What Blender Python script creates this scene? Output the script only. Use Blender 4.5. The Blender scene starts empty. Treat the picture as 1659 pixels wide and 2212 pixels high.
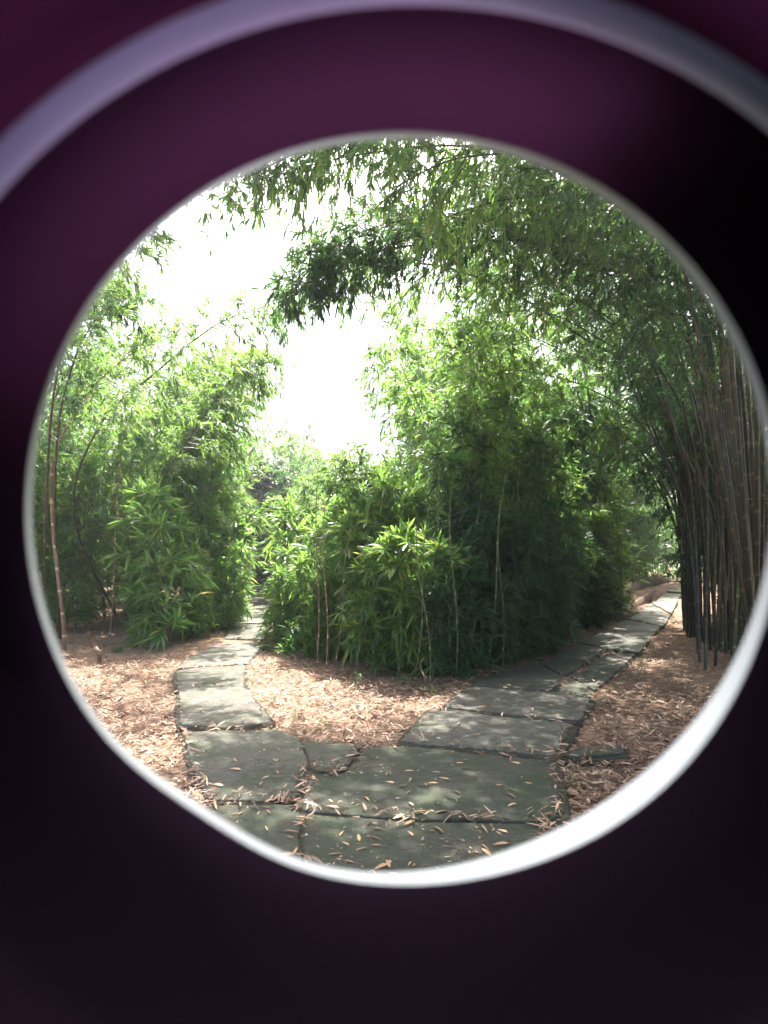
import bpy, math, random
import numpy as np
from mathutils import Vector, Matrix

random.seed(7)
RNG = np.random.default_rng(11)
S = bpy.context.scene
COL = S.collection

# ------------------------------------------------------------------ camera
CAM_H, FPX, PITCH = 1.5, 620.0, math.atan(39 / 620.0)
cd = bpy.data.cameras.new('camera')
cam = bpy.data.objects.new('camera', cd)
COL.objects.link(cam)
cam.location = (0, 0, CAM_H)
cam.rotation_euler = (math.pi / 2 + PITCH, 0, 0)
cd.sensor_fit = 'VERTICAL'
cd.sensor_height = 24.0
cd.lens = 24.0 * FPX / 1024.0
cd.clip_start = 0.002
cd.clip_end = 600
cd.dof.use_dof = True
cd.dof.focus_distance = 8.0
cd.dof.aperture_fstop = 34.0
S.camera = cam

# ------------------------------------------------------------------ light
SUN_AZ, SUN_EL = math.radians(4), math.radians(61)     # azimuth clockwise from +Y
w = bpy.data.worlds.new('World')
S.world = w
w.use_nodes = True
nt = w.node_tree
sky = nt.nodes.new('ShaderNodeTexSky')
sky.sky_type = 'NISHITA'
sky.sun_disc = False
sky.sun_elevation = SUN_EL
sky.sun_rotation = SUN_AZ
sky.dust_density = 6.0
sky.air_density = 1.0
nt.nodes['Background'].inputs['Strength'].default_value = 0.15
nt.links.new(sky.outputs[0], nt.nodes['Background'].inputs['Color'])
sl = bpy.data.lights.new('sun', 'SUN')
sl.energy = 5.0
sl.angle = math.radians(0.6)
sl.color = (1.0, 0.95, 0.86)
so = bpy.data.objects.new('sun', sl)
COL.objects.link(so)
sdir = Vector((math.sin(SUN_AZ) * math.cos(SUN_EL), math.cos(SUN_AZ) * math.cos(SUN_EL), math.sin(SUN_EL)))
so.rotation_euler = sdir.to_track_quat('Z', 'Y').to_euler()
so.location = (20, 20, 30)
S.view_settings.view_transform = 'Standard'
S.view_settings.look = 'None'
S.view_settings.exposure = 2.2
S.view_settings.gamma = 1.0
S.cycles.max_bounces = 8
S.cycles.transmission_bounces = 6
S.cycles.diffuse_bounces = 5
S.cycles.sample_clamp_indirect = 6.0

# ------------------------------------------------------------------ helpers
def ray(dx, dy):
    """direction of the view ray through a point given on a 1659 x 2212 copy of the photo"""
    px, py = dx * 768 / 1659.0, dy * 1024 / 2212.0
    v = Vector(((px - 384) / FPX, 1.0, -(py - 512) / FPX))
    c, s = math.cos(PITCH), math.sin(PITCH)
    return Vector((v.x, v.y * c - v.z * s, v.y * s + v.z * c))

def G(dx, dy, z=0.0):
    r = ray(dx, dy)
    k = (z - CAM_H) / r.z
    return Vector((r.x * k, r.y * k, z))

def P3(dx, dy, depth):
    r = ray(dx, dy)
    k = depth / r.y
    return Vector((r.x * k, depth, CAM_H + r.z * k))

def tag(o, label=None, cat=None, group=None, kind=None):
    if label: o['label'] = label
    if cat: o['category'] = cat
    if group: o['group'] = group
    if kind: o['kind'] = kind
    return o

def link(name, me, mat=None, parent=None):
    o = bpy.data.objects.new(name, me)
    COL.objects.link(o)
    if mat and me and not me.materials: me.materials.append(mat)
    if parent: o.parent = parent
    return o

def np_mesh(name, verts, tris=None, quads=None, smooth=True):
    me = bpy.data.meshes.new(name)
    nt_, nq = (0 if tris is None else len(tris)), (0 if quads is None else len(quads))
    me.vertices.add(len(verts))
    me.vertices.foreach_set('co', np.asarray(verts, dtype=np.float32).ravel())
    loops = []
    if nt_: loops.append(np.asarray(tris, dtype=np.int32).ravel())
    if nq: loops.append(np.asarray(quads, dtype=np.int32).ravel())
    loops = np.concatenate(loops)
    me.loops.add(len(loops))
    me.loops.foreach_set('vertex_index', loops)
    starts = np.concatenate([np.arange(nt_) * 3, nt_ * 3 + np.arange(nq) * 4]).astype(np.int32)
    me.polygons.add(nt_ + nq)
    me.polygons.foreach_set('loop_start', starts)
    if smooth: me.polygons.foreach_set('use_smooth', np.ones(nt_ + nq, dtype=bool))
    me.update(calc_edges=True)
    me.validate()
    return me

def unit(a):
    return a / np.maximum(np.linalg.norm(a, axis=-1, keepdims=True), 1e-9)

def gh(x, y):
    """height of the ground"""
    h = 0.018 * np.sin(1.7 * x + 0.6 * y) + 0.014 * np.sin(2.9 * y - 1.1 * x + 1.0) + 0.01 * np.sin(5.1 * x + 3.3 * y)
    # ditch beside the right hand path and the low bank behind it
    ax, ay, bx, by = DITCH
    L = math.hypot(bx - ax, by - ay); ux, uy = (bx - ax) / L, (by - ay) / L
    s = (x - ax) * ux + (y - ay) * uy
    d = -(x - ax) * uy + (y - ay) * ux           # positive to the left of the line
    inside = 1 / (1 + np.exp(-(s + 0.2) * 5)) * 1 / (1 + np.exp((s - L) * 4))
    h = h - 0.45 * inside * np.exp(-(d / 0.33) ** 4) + 0.14 * inside * np.exp(-((d - 0.85) / 0.42) ** 2)
    return h
_a, _b = G(1352, 1309), G(1440, 1262)
DITCH = (_a.x - 0.15, _a.y + 0.2, _b.x - 0.1, _b.y - 3)

# ------------------------------------------------------------------ materials
class M:
    def __init__(s, name):
        s.m = bpy.data.materials.new(name); s.m.use_nodes = True
        s.t = s.m.node_tree; s.n = s.t.nodes; s.l = s.t.links
        s.b = s.n['Principled BSDF']; s.out = s.n['Material Output']
    def new(s, k, **kw):
        n = s.n.new('ShaderNode' + k)
        for a, v in kw.items(): setattr(n, a, v)
        return n
    def noise(s, scale, detail=5, rough=0.6, coord='Object', stretch=None, dist=0.0):
        tc = s.new('TexCoord'); n = s.new('TexNoise')
        n.inputs['Scale'].default_value = scale; n.inputs['Detail'].default_value = detail
        n.inputs['Roughness'].default_value = rough; n.inputs['Distortion'].default_value = dist
        if stretch:
            mp = s.new('Mapping'); mp.inputs['Scale'].default_value = stretch
            s.l.new(tc.outputs[coord], mp.inputs[0]); s.l.new(mp.outputs[0], n.inputs['Vector'])
        else: s.l.new(tc.outputs[coord], n.inputs['Vector'])
        return n.outputs['Fac']
    def ramp(s, fac, stops):
        r = s.new('ValToRGB')
        e = r.color_ramp.elements
        while len(e) < len(stops): e.new(0.5)
        for i, (p, c) in enumerate(stops):
            e[i].position = p; e[i].color = (*c, 1)
        s.l.new(fac, r.inputs[0])
        return r.outputs[0]
    def mix(s, fac, a, b):
        m = s.new('Mix', data_type='RGBA')
        for sock, v in ((m.inputs[0], fac), (m.inputs[6], a), (m.inputs[7], b)):
            if isinstance(v, (int, float)): sock.default_value = v
            elif isinstance(v, tuple): sock.default_value = (*v, 1)
            else: s.l.new(v, sock)
        return m.outputs[2]
    def bump(s, h, strength, dist=0.02):
        b = s.new('Bump'); b.inputs['Strength'].default_value = strength; b.inputs['Distance'].default_value = dist
        s.l.new(h, b.inputs['Height']); s.l.new(b.outputs[0], s.b.inputs['Normal'])

def leaf_mat(name, stops, trans, rough=0.40, tmix=0.55):
    k = M(name)
    g = k.new('NewGeometry')
    col = k.ramp(g.outputs['Random Per Island'], stops)
    oi = k.new('ObjectInfo')
    hs = k.new('HueSaturation')
    mr = k.new('MapRange'); mr.inputs['To Min'].default_value = 0.75; mr.inputs['To Max'].default_value = 1.25
    k.l.new(oi.outputs['Random'], mr.inputs['Value']); k.l.new(mr.outputs[0], hs.inputs['Value'])
    k.l.new(col, hs.inputs['Color'])
    k.l.new(hs.outputs[0], k.b.inputs['Base Color'])
    k.b.inputs['Roughness'].default_value = rough
    tr = k.new('BsdfTranslucent')
    tc = k.mix(0.5, hs.outputs[0], trans)
    k.l.new(tc, tr.inputs['Color'])
    ms = k.new('MixShader'); ms.inputs[0].default_value = tmix
    k.l.new(k.b.outputs[0], ms.inputs[1]); k.l.new(tr.outputs[0], ms.inputs[2])
    k.l.new(ms.outputs[0], k.out.inputs['Surface'])
    return k.m

GREEN = [(0.0, (0.03, 0.085, 0.035)), (0.35, (0.055, 0.15, 0.05)), (0.7, (0.11, 0.23, 0.055)),
         (0.93, (0.19, 0.28, 0.06)), (1.0, (0.42, 0.30, 0.08))]
mat_leaf = leaf_mat('bamboo_leaf', GREEN, (0.34, 0.58, 0.08))
mat_leaf_shaded = leaf_mat('bamboo_leaf_shaded', [(0, (0.02, 0.05, 0.028)), (0.6, (0.035, 0.085, 0.04)), (1, (0.08, 0.14, 0.05))], (0.15, 0.34, 0.06))  # leaf copy with the shade of the groves put into its colour
mat_leaf_deep_shade = leaf_mat('bamboo_leaf_deep_shade', [(0, (0.010, 0.022, 0.012)), (0.6, (0.016, 0.035, 0.016)), (1, (0.03, 0.055, 0.02))], (0.04, 0.09, 0.02), tmix=.3)  # darkest leaf copy, deep shade put into its colour
LITTER = [(0.0, (0.05, 0.028, 0.018)), (0.25, (0.15, 0.075, 0.042)), (0.55, (0.30, 0.165, 0.10)), (0.85, (0.44, 0.28, 0.18)), (1.0, (0.56, 0.43, 0.29))]
mat_litter = leaf_mat('dry_leaf', LITTER, (0.5, 0.3, 0.15), rough=0.6, tmix=0.12)
mat_fallen = leaf_mat('fallen_leaf', [(0, (0.22, 0.09, 0.04)), (0.5, (0.45, 0.24, 0.11)), (1, (0.6, 0.40, 0.22))], (0.5, 0.3, 0.15), rough=0.5, tmix=0.12)

def culm_mat(name, c1, c2, c3):
    k = M(name)
    col = k.ramp(k.noise(2.2, 4), [(0.3, c1), (0.55, c2), (0.75, c3)])
    wv = k.new('TexWave', wave_type='BANDS', bands_direction='Z'); wv.inputs['Scale'].default_value = 0.95
    wv.inputs['Distortion'].default_value = 0.3
    tc = k.new('TexCoord'); oi = k.new('ObjectInfo'); va = k.new('VectorMath', operation='ADD'); vm = k.new('VectorMath', operation='SCALE')
    vm.inputs[0].default_value = (0, 0, 7); k.l.new(oi.outputs['Random'], vm.inputs['Scale'])
    k.l.new(tc.outputs['Object'], va.inputs[0]); k.l.new(vm.outputs[0], va.inputs[1]); k.l.new(va.outputs[0], wv.inputs['Vector'])
    ring = k.ramp(wv.outputs['Fac'], [(0.0, (0, 0, 0)), (0.955, (0, 0, 0)), (0.985, (1, 1, 1))])
    rb = k.new('RGBToBW'); k.l.new(ring, rb.inputs[0])
    k.l.new(k.mix(rb.outputs[0], col, tuple(min(1, q * 1.9) for q in c3)), k.b.inputs['Base Color'])
    k.b.inputs['Roughness'].default_value = 0.38
    return k.m
mat_culm = culm_mat('green_culm', (0.05, 0.08, 0.025), (0.08, 0.11, 0.035), (0.15, 0.15, 0.06))
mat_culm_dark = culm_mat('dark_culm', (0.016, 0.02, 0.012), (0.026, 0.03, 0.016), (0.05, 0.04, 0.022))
mat_culm_brown = culm_mat('brown_culm', (0.12, 0.075, 0.045), (0.19, 0.12, 0.075), (0.27, 0.19, 0.12))

k = M('forest_floor')
c = k.ramp(k.noise(26, 8, 0.75, dist=1.2), [(0.3, (0.05, 0.03, 0.02)), (0.48, (0.20, 0.12, 0.075)), (0.62, (0.36, 0.22, 0.14)), (0.78, (0.5, 0.34, 0.22))])
c2 = k.ramp(k.noise(1.3, 5), [(0.35, (0.05, 0.038, 0.026)), (0.6, (0.3, 0.18, 0.11))])
k.l.new(k.mix(0.35, c, c2), k.b.inputs['Base Color'])
k.b.inputs['Roughness'].default_value = 0.9
k.bump(k.noise(40, 8, 0.8), 0.9, 0.03)
mat_ground = k.m

def stone_mat(name, a, b, moss, mossamt):
    k = M(name)
    base = k.ramp(k.noise(3.0, 9, 0.7), [(0.3, a), (0.7, b)])
    sp = k.ramp(k.noise(60, 6, 0.8), [(0.38, (0.25, 0.25, 0.25)), (0.62, (1.25, 1.25, 1.2))])
    mul = k.new('Mix', data_type='RGBA', blend_type='MULTIPLY'); mul.inputs[0].default_value = 0.8
    k.l.new(base, mul.inputs[6]); k.l.new(sp, mul.inputs[7])
    mfac = k.ramp(k.noise(2.1, 10, 0.75, dist=0.4), [(0.56 - mossamt, (0, 0, 0)), (0.70 - mossamt * 0.6, (1, 1, 1))])
    bw = k.new('RGBToBW'); k.l.new(mfac, bw.inputs[0])
    dirt = k.ramp(k.noise(7, 10, .8, dist=1.0), [(.46, (0, 0, 0)), (.56, (1, 1, 1))]); db = k.new('RGBToBW'); k.l.new(dirt, db.inputs[0])
    dm = k.new('Math', operation='MULTIPLY'); dm.inputs[1].default_value = .75; k.l.new(db.outputs[0], dm.inputs[0])
    st = k.mix(dm.outputs[0], mul.outputs[2], (.05, .038, .026))
    lf = k.ramp(k.noise(9, 12, .82, dist=.6), [(.60, (0, 0, 0)), (.66, (1, 1, 1))]); lb = k.new('RGBToBW'); k.l.new(lf, lb.inputs[0])
    lm = k.new('Math', operation='MULTIPLY'); lm.inputs[1].default_value = .6; k.l.new(lb.outputs[0], lm.inputs[0])
    k.l.new(k.mix(lm.outputs[0], k.mix(bw.outputs[0], st, moss), (.26, .25, .21)), k.b.inputs['Base Color'])
    rr = k.ramp(k.noise(1.5, 3), [(0.35, (0.38,) * 3), (0.65, (0.75,) * 3)])
    k.l.new(rr, k.b.inputs['Roughness'])
    k.bump(k.noise(14, 12, 0.8), 1.0, 0.03)
    return k.m
mat_stone = stone_mat('mossy_stone', (0.07, 0.07, 0.055), (0.135, 0.13, 0.105), (0.035, 0.048, 0.018), 0.1)
mat_stone_moss = stone_mat('very_mossy_stone', (0.05, 0.05, 0.036), (0.11, 0.105, 0.08), (0.028, 0.042, 0.014), 0.17)
mat_stone_pale = stone_mat('pale_stone', (0.10, 0.10, 0.082), (0.18, 0.175, 0.145), (0.05, 0.06, 0.025), 0.06)

# ------------------------------------------------------------------ setting: ground
def axis(lo, hi, core0, core1, fine, n):
    a = np.arange(core0, core1, fine)
    left = core0 - (np.linspace(0, 1, n)[1:] ** 2.2) * (core0 - lo)
    right = core1 + (np.linspace(0, 1, n) ** 2.2) * (hi - core1)
    return np.concatenate([left[::-1], a, right])
xs = axis(-260, 260, -9, 15, 0.14, 18)
ys = axis(-60, 400, 1.5, 30, 0.14, 18)
X, Y = np.meshgrid(xs, ys)
Z = gh(X, Y)
V = np.stack([X.ravel(), Y.ravel(), Z.ravel()], 1)
nx, ny = len(xs), len(ys)
ii, jj = np.meshgrid(np.arange(nx - 1), np.arange(ny - 1))
q = (jj * nx + ii).ravel()
ground = link('ground', np_mesh('ground', V, quads=np.stack([q, q + 1, q + nx + 1, q + nx], 1)), mat_ground)
tag(ground, kind='structure')

# ------------------------------------------------------------------ stone slabs
def inpoly(px, py, poly):
    r = np.zeros(px.shape, bool)
    n = len(poly)
    for i in range(n):
        x1, y1 = poly[i][:2]; x2, y2 = poly[(i + 1) % n][:2]
        cnd = ((y1 > py) != (y2 > py)) & (px < (x2 - x1) * (py - y1) / (y2 - y1 + 1e-12) + x1)
        r ^= cnd
    return r

SLAB_POLYS = []
def slab(pts, label, mat, top=0.05, thick=0.12, tilt=0.009, gap=0.006, seed=0):
    jit = .4 if seed <= 5 else 1.0; gap = .001 if seed <= 5 else gap
    rs = random.Random(seed)
    w = [G(*p) for p in pts]; top *= .8
    cx = sum(p.x for p in w) / len(w); cy = sum(p.y for p in w) / len(w)
    # rounded, slightly ragged outline
    out = []
    n = len(w)
    for i in range(n):
        a, b, c_ = w[i - 1], w[i], w[(i + 1) % n]
        la, lc = (a - b).length, (c_ - b).length
        ra, rc = min(0.05, la * 0.2), min(0.05, lc * 0.2)
        p0 = b + (a - b).normalized() * ra; p2 = b + (c_ - b).normalized() * rc
        for t in (0, 0.5, 1):
            out.append(p0.lerp(b, t).lerp(b.lerp(p2, t), t))
        nxt = b + (c_ - b).normalized() * (lc - min(0.05, lc * 0.2))
        L = (nxt - p2).length
        m = max(2, int(L / 0.06))
        for q_ in range(1, m):
            out.append(p2.lerp(nxt, q_ / m))
    outline = []
    for p in out:
        d = Vector((p.x - cx, p.y - cy, 0)); L = d.length
        j = rs.uniform(-0.02, 0.014) * jit
        d = d * ((L - gap + j) / max(L, 1e-6))
        outline.append((d.x, d.y))
    outline = np.array(outline)
    m = len(outline)
    tx, ty = rs.uniform(-tilt, tilt), rs.uniform(-tilt, tilt)
    rings, zz = [], []
    for f, z in ((1.0, top - thick), (1.0, top - 0.012), (None, top - 0.003), (None, top)):
        ring = outline.copy()
        if f is None:
            ins = 0.004 if z < top - 0.001 else 0.013
            L = np.linalg.norm(ring, axis=1, keepdims=True)
            ring = ring * (L - ins) / L
        rings.append(ring); zz.append(z)
    for f in (0.85, 0.6, 0.35, 0.12):
        rings.append(rings[3] * f); zz.append(top)
    verts, idx = [], 0
    for ri, (ring, z) in enumerate(zip(rings, zz)):
        if ri == 2: z -= .0
        zr = z + ring[:, 0] * tx + ring[:, 1] * ty
        if ri >= 3:
            zr = zr + 0.005 * np.sin(ring[:, 0] * 7 + seed) * np.cos(ring[:, 1] * 6) + RNG.normal(0, 0.0015, m)
        verts.append(np.column_stack([ring, zr]))
    verts = np.concatenate(verts)
    quads = []
    for r_ in range(len(rings) - 1):
        for i in range(m):
            quads.append((r_ * m + i, r_ * m + (i + 1) % m, (r_ + 1) * m + (i + 1) % m, (r_ + 1) * m + i))
    c0 = len(verts)
    verts = np.vstack([verts, [0, 0, top]])
    tris = [((len(rings) - 1) * m + i, (len(rings) - 1) * m + (i + 1) % m, c0) for i in range(m)]
    o = link('stone_slab', np_mesh('stone_slab', verts, tris, quads), mat)
    o.location = (cx, cy, 0)
    # keep the winding facing up
    if sum((w[i].x * w[(i + 1) % n].y - w[(i + 1) % n].x * w[i].y) for i in range(n)) < 0:
        o.data.flip_normals()
    tag(o, label, 'paving stone', 'stone slabs of the forking path')
    SLAB_POLYS.append(([(p.x, p.y) for p in w], (cx, cy, top, tx, ty)))
    return o

A, B, C_ = mat_stone, mat_stone_moss, mat_stone_pale
slab([(395, 1594), (600, 1589), (645, 1606), (668, 1660), (645, 1738), (560, 1750), (446, 1744), (412, 1665)], 'large cracked grey slab at the foot of the left path, strewn with leaves', A, .065, seed=1)
slab([(650, 1612), (782, 1622), (744, 1684), (676, 1684)], 'small wedge-shaped mossy slab at the tip of the brown leaf patch', B, .065, seed=2)
slab([(790, 1630), (858, 1624), (1200, 1660), (1214, 1778), (1180, 1796), (900, 1790), (650, 1772), (656, 1730), (672, 1690), (745, 1688)], 'very large dark mossy slab where the two paths meet', B, .065, tilt=.003, seed=3)
slab([(654, 1777), (900, 1794), (1192, 1801), (1185, 2000), (655, 2000)], 'broad dark slab closest to the viewer, cut off by the lens rim', B, .06, tilt=.003, seed=4)
slab([(440, 1756), (646, 1757), (650, 1850), (648, 2000), (380, 2000), (380, 1850)], 'partly hidden mossy slab at bottom left beside the lens rim', B, .06, seed=5)
slab([(385, 1503), (527, 1498), (590, 1574), (480, 1587), (386, 1583)], 'first slab of the left path, pale with a raised dark front edge', C_, .085, seed=6)
slab([(378, 1457), (530, 1444), (529, 1493), (384, 1499)], 'second slab of the left path, with a dark moss patch', A, .06, seed=7)
slab([(400, 1430), (478, 1390), (576, 1390), (536, 1440), (384, 1452)], 'third slab of the left path, its left side yellowed', C_, .05, seed=8)
Ls = [(1387, 482, 577), (1352, 500, 578), (1327, 520, 578), (1307, 532, 577), (1292, 540, 576), (1280, 545, 575), (1270, 549, 574), (1262, 551, 573)]
far_l = ['fourth slab of the left path, beside the leafy wedge', 'fifth slab of the left path, sunlit between shrubs', 'sixth slab of the left path', 'seventh slab of the left path, narrowing into the distance', 'eighth slab of the left path, in front of the dark opening', 'ninth slab of the left path, at the dark opening', 'farthest visible slab of the left path, in deep shade']
for i in range(7):
    y0, l0, r0 = Ls[i]; y1, l1, r1 = Ls[i + 1]
    slab([(l1, y1), (r1, y1), (r0, y0 - 1), (l0, y0 - 1)], far_l[i], (A, C_)[i % 2], .05, gap=.02, seed=20 + i)
slab([(925, 1546), (1240, 1582), (1194, 1655), (863, 1620)], 'large flat grey slab starting the right path, a red leaf on it', C_, .085, seed=31)
slab([(956, 1540), (1011, 1493), (1194, 1506), (1278, 1522), (1256, 1574)], 'second slab of the right path, with a black gap along its front edge', C_, .075, seed=32)
slab([(1026, 1475), (1160, 1440), (1222, 1471), (1194, 1502), (1018, 1489)], 'dark slab of the right path under the leafy overhang', A, .055, seed=33)
slab([(1229, 1475), (1271, 1487), (1275, 1516), (1202, 1504)], 'small triangular green slab on the right path', B, .05, seed=34)
slab([(1170, 1438), (1247, 1397), (1304, 1407), (1248, 1452), (1220, 1467)], 'slanting grey slab on the left half of the right path', A, .055, seed=35)
slab([(1232, 1468), (1256, 1455), (1310, 1418), (1371, 1419), (1345, 1449), (1285, 1500)], 'narrow slab on the outer side of the right path, edged with weeds', A, .05, seed=36)
slab([(1252, 1391), (1352, 1345), (1429, 1359), (1381, 1414), (1309, 1404)], 'wide pale slab halfway along the right path', C_, .06, seed=37)
slab([(1357, 1339), (1405, 1310), (1448, 1334), (1434, 1355)], 'slab of the right path beside the near end of the ditch', C_, .05, seed=38)
slab([(1410, 1307), (1439, 1282), (1472, 1286), (1451, 1331)], 'slab of the right path beside the far end of the ditch', C_, .05, seed=39)
slab([(1440, 1280), (1455, 1265), (1477, 1267), (1473, 1284)], 'farthest visible slab of the right path', A, .05, seed=40)
slab([(1222, 1632), (1350, 1620), (1346, 1640), (1226, 1650)], 'half-buried narrow stone in the brown leaves right of the path', B, .055, seed=41)

k = M('path_bed_soil')
k.l.new(k.ramp(k.noise(18, 9, .8), [(.35, (.03, .024, .015)), (.55, (.06, .055, .028)), (.7, (.12, .075, .045))]), k.b.inputs['Base Color']); k.b.inputs['Roughness'].default_value = .95
k.bump(k.noise(50, 6, .8), .8, .02)
bv, bt = [], []
for si, (poly, (cx, cy, top, tx, ty)) in enumerate(SLAB_POLYS):
    base = len(bv); z = top - .013 - si * .0004; m = len(poly)
    bv.append((cx, cy, z))
    ring = []
    for i in range(m):
        (ax_, ay_), (bx_, by_) = poly[i], poly[(i + 1) % m]
        for f in (0, .25, .5, .75): ring.append((ax_ + (bx_ - ax_) * f, ay_ + (by_ - ay_) * f))
    for (x_, y_) in ring:
        d = Vector((x_ - cx, y_ - cy)); L = d.length; d = d * (L + .03 + random.uniform(-.012, .018)) / L
        bv.append((cx + d.x, cy + d.y, z))
    R2 = len(ring)
    bv += [(p[0] + (p[0] - cx) * .03, p[1] + (p[1] - cy) * .03, -.03) for p in bv[base + 1:base + 1 + R2]]
    for i in range(R2):
        j = (i + 1) % R2
        bt += [(base, base + 1 + i, base + 1 + j), (base + 1 + i, base + 1 + R2 + i, base + 1 + j), (base + 1 + j, base + 1 + R2 + i, base + 1 + R2 + j)]
tag(link('path', np_mesh('path', np.array(bv), bt, smooth=False), k.m), kind='structure')

def on_slab(px, py, shrink=0.0):
    r = np.zeros(px.shape, bool)
    for poly, _ in SLAB_POLYS: r |= inpoly(px, py, poly)
    return r

# ------------------------------------------------------------------ leaves
def leaf_arrays(pos, d, up, length, width, droop):
    """lanceolate leaves, six points each, bending towards the ground"""
    n = len(pos)
    d = unit(d); side = unit(np.cross(d, up)); nrm = unit(np.cross(side, d))
    L = length[:, None]; W = width[:, None]; D = droop[:, None]
    dn = np.array([0, 0, -1.0])
    def at(u): return pos + d * L * u + dn * D * L * u * u
    v = np.stack([at(0), at(0.28) + side * W * .5 + nrm * W * .12, at(0.28) - side * W * .5 + nrm * W * .12,
                  at(0.65) + side * W * .38 + nrm * W * .08, at(0.65) - side * W * .38 + nrm * W * .08, at(1.0)], 1)
    b = (np.arange(n) * 6)[:, None]
    tris = np.concatenate([b + [0, 2, 1], b + [3, 4, 5]])
    quads = b + [1, 2, 4, 3]
    return v.reshape(-1, 3), tris, quads

def tube(pts, radii, sides):
    pts = np.asarray(pts, float); n = len(pts)
    t = np.gradient(pts, axis=0); t = unit(t)
    ref = np.array([0.3, 1.0, 0.1]); a = unit(np.cross(t, ref)); b = np.cross(t, a)
    ang = np.arange(sides) * 2 * math.pi / sides
    v = pts[:, None, :] + (a[:, None, :] * np.cos(ang)[None, :, None] + b[:, None, :] * np.sin(ang)[None, :, None]) * np.asarray(radii)[:, None, None]
    i = np.arange(n - 1)[:, None] * sides; j = np.arange(sides)[None, :]
    j2 = (j + 1) % sides
    q_ = np.stack([i + j, i + j2, i + sides + j2, i + sides + j], -1).reshape(-1, 4)
    return v.reshape(-1, 3), q_

class Batch:
    def __init__(s): s.v, s.t, s.q, s.n = [], [], [], 0
    def add(s, v, t=None, q=None):
        if t is not None and len(t): s.t.append(np.asarray(t) + s.n)
        if q is not None and len(q): s.q.append(np.asarray(q) + s.n)
        s.v.append(v); s.n += len(v)
    def mesh(s, name):
        return np_mesh(name, np.concatenate(s.v), np.concatenate(s.t) if s.t else None, np.concatenate(s.q) if s.q else None)

def bamboo_meshes(spine, rad, t0, n_nodes, per_node, blen, leaf_len, rg, droop=0.5, clusters=4, tip_full=True):
    """spine: curve points of the stalk.  returns the culm mesh and the foliage mesh"""
    spine = np.asarray(spine, float); n = len(spine)
    u = np.linspace(0, 1, n)
    # visible joints: slightly thicker rings along the stalk
    uu = np.linspace(0, 1, n * 4); sp = np.stack([np.interp(uu, u, spine[:, k_]) for k_ in range(3)], 1)
    rr = rad * (1 - 0.8 * uu) * (1 + 0.16 * (np.arange(len(uu)) % 4 == 0))
    cb = Batch(); v, q_ = tube(sp, rr, 6); cb.add(v, q=q_)
    tang = unit(np.gradient(sp, axis=0))
    P, D, Ls_ = [], [], []
    for t in np.linspace(t0, 1.0, n_nodes):
        i = min(int(t * (len(uu) - 1)), len(uu) - 2)
        p, tg = sp[i], tang[i]
        for _ in range(per_node):
            r = unit(rg.normal(size=3)); r = unit(r - tg * r.dot(tg))
            d = unit(r + tg * rg.uniform(0.3, 1.0) + np.array([0, 0, 0.25]))
            f = 1.0 - 0.55 * max(0.0, (t - t0) / (1 - t0 + 1e-6) - 0.3)
            L = blen * f * rg.uniform(0.45, 1.15)
            k_ = 5; s_ = np.linspace(0, 1, k_)[:, None]
            br = p + d * L * s_ + np.array([0, 0, -1.0]) * droop * L * s_ ** 2
            v, q_ = tube(br, np.linspace(0.0045, 0.0018, k_), 3); cb.add(v, q=q_)
            for c_ in range(clusters):
                a = rg.uniform(0.3, 1.0) if c_ else 1.0
                pp = np.array([np.interp(a, s_[:, 0], br[:, m]) for m in range(3)])
                dd = unit(d + rg.normal(size=3) * 0.55 + np.array([0, 0, -0.35 * droop]))
                off = rg.uniform(0.03, 0.13); tip = pp + dd * off
                m = rg.integers(5, 9)
                P.append(np.tile(tip, (m, 1)) - dd * np.linspace(0, off * 0.9, m)[:, None])
                sd = unit(np.cross(dd, rg.normal(size=3)))
                ang = np.linspace(-1.0, 1.0, m) * rg.uniform(0.5, 1.05) + rg.normal(0, 0.12, m)
                D.append(dd * np.cos(ang)[:, None] + sd * np.sin(ang)[:, None] + rg.normal(size=(m, 3)) * 0.16 + np.array([0, 0, -0.25]))
                Ls_.append(leaf_len * rg.uniform(0.55, 1.2, m))
    P, D, Ls_ = np.concatenate(P), np.concatenate(D), np.concatenate(Ls_)
    upv = unit(np.array([0, 0, 1.0]) + rg.normal(size=P.shape) * 0.45)
    v, t_, q_ = leaf_arrays(P, D, upv, Ls_, Ls_ * rg.uniform(0.11, 0.16, len(Ls_)), rg.uniform(0.05, 0.4, len(Ls_)))
    fb = Batch(); fb.add(v, t_, q_)
    return cb.mesh('culm'), fb.mesh('foliage')

def plant(name, loc, cm, fm, label, group, mc=mat_culm, ml=mat_leaf, cat='bamboo', rz=0, sc=1):
    e = link(name, None); e.location = loc; e.rotation_euler = (0, 0, rz); e.scale = (sc, sc, sc)
    tag(e, label, cat, group)
    link('culm', cm, mc, e)
    if fm: link('foliage', fm, ml, e)
    return e

def copy_plant(e, loc, rz, sc, label, group):
    c = e.copy(); COL.objects.link(c)
    c.location = loc; c.rotation_euler = (0, 0, rz); c.scale = (sc, sc, sc)
    c['label'] = label; c['group'] = group
    for ch in e.children:
        d = ch.copy(); COL.objects.link(d); d.parent = c
    return c

def spine_lean(h, lean, rg, n=14, curl=1.8):
    u = np.linspace(0, 1, n)
    ph = rg.uniform(0, 6)
    x = lean * u ** curl + 0.03 * np.sin(u * 7 + ph); y = 0.05 * np.sin(u * 5 + ph) * u
    z = h * (u - 0.5 * (lean / (h + 1e-6)) ** 2 * u ** 3) - 0.06
    return np.stack([x, y, z], 1)

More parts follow.
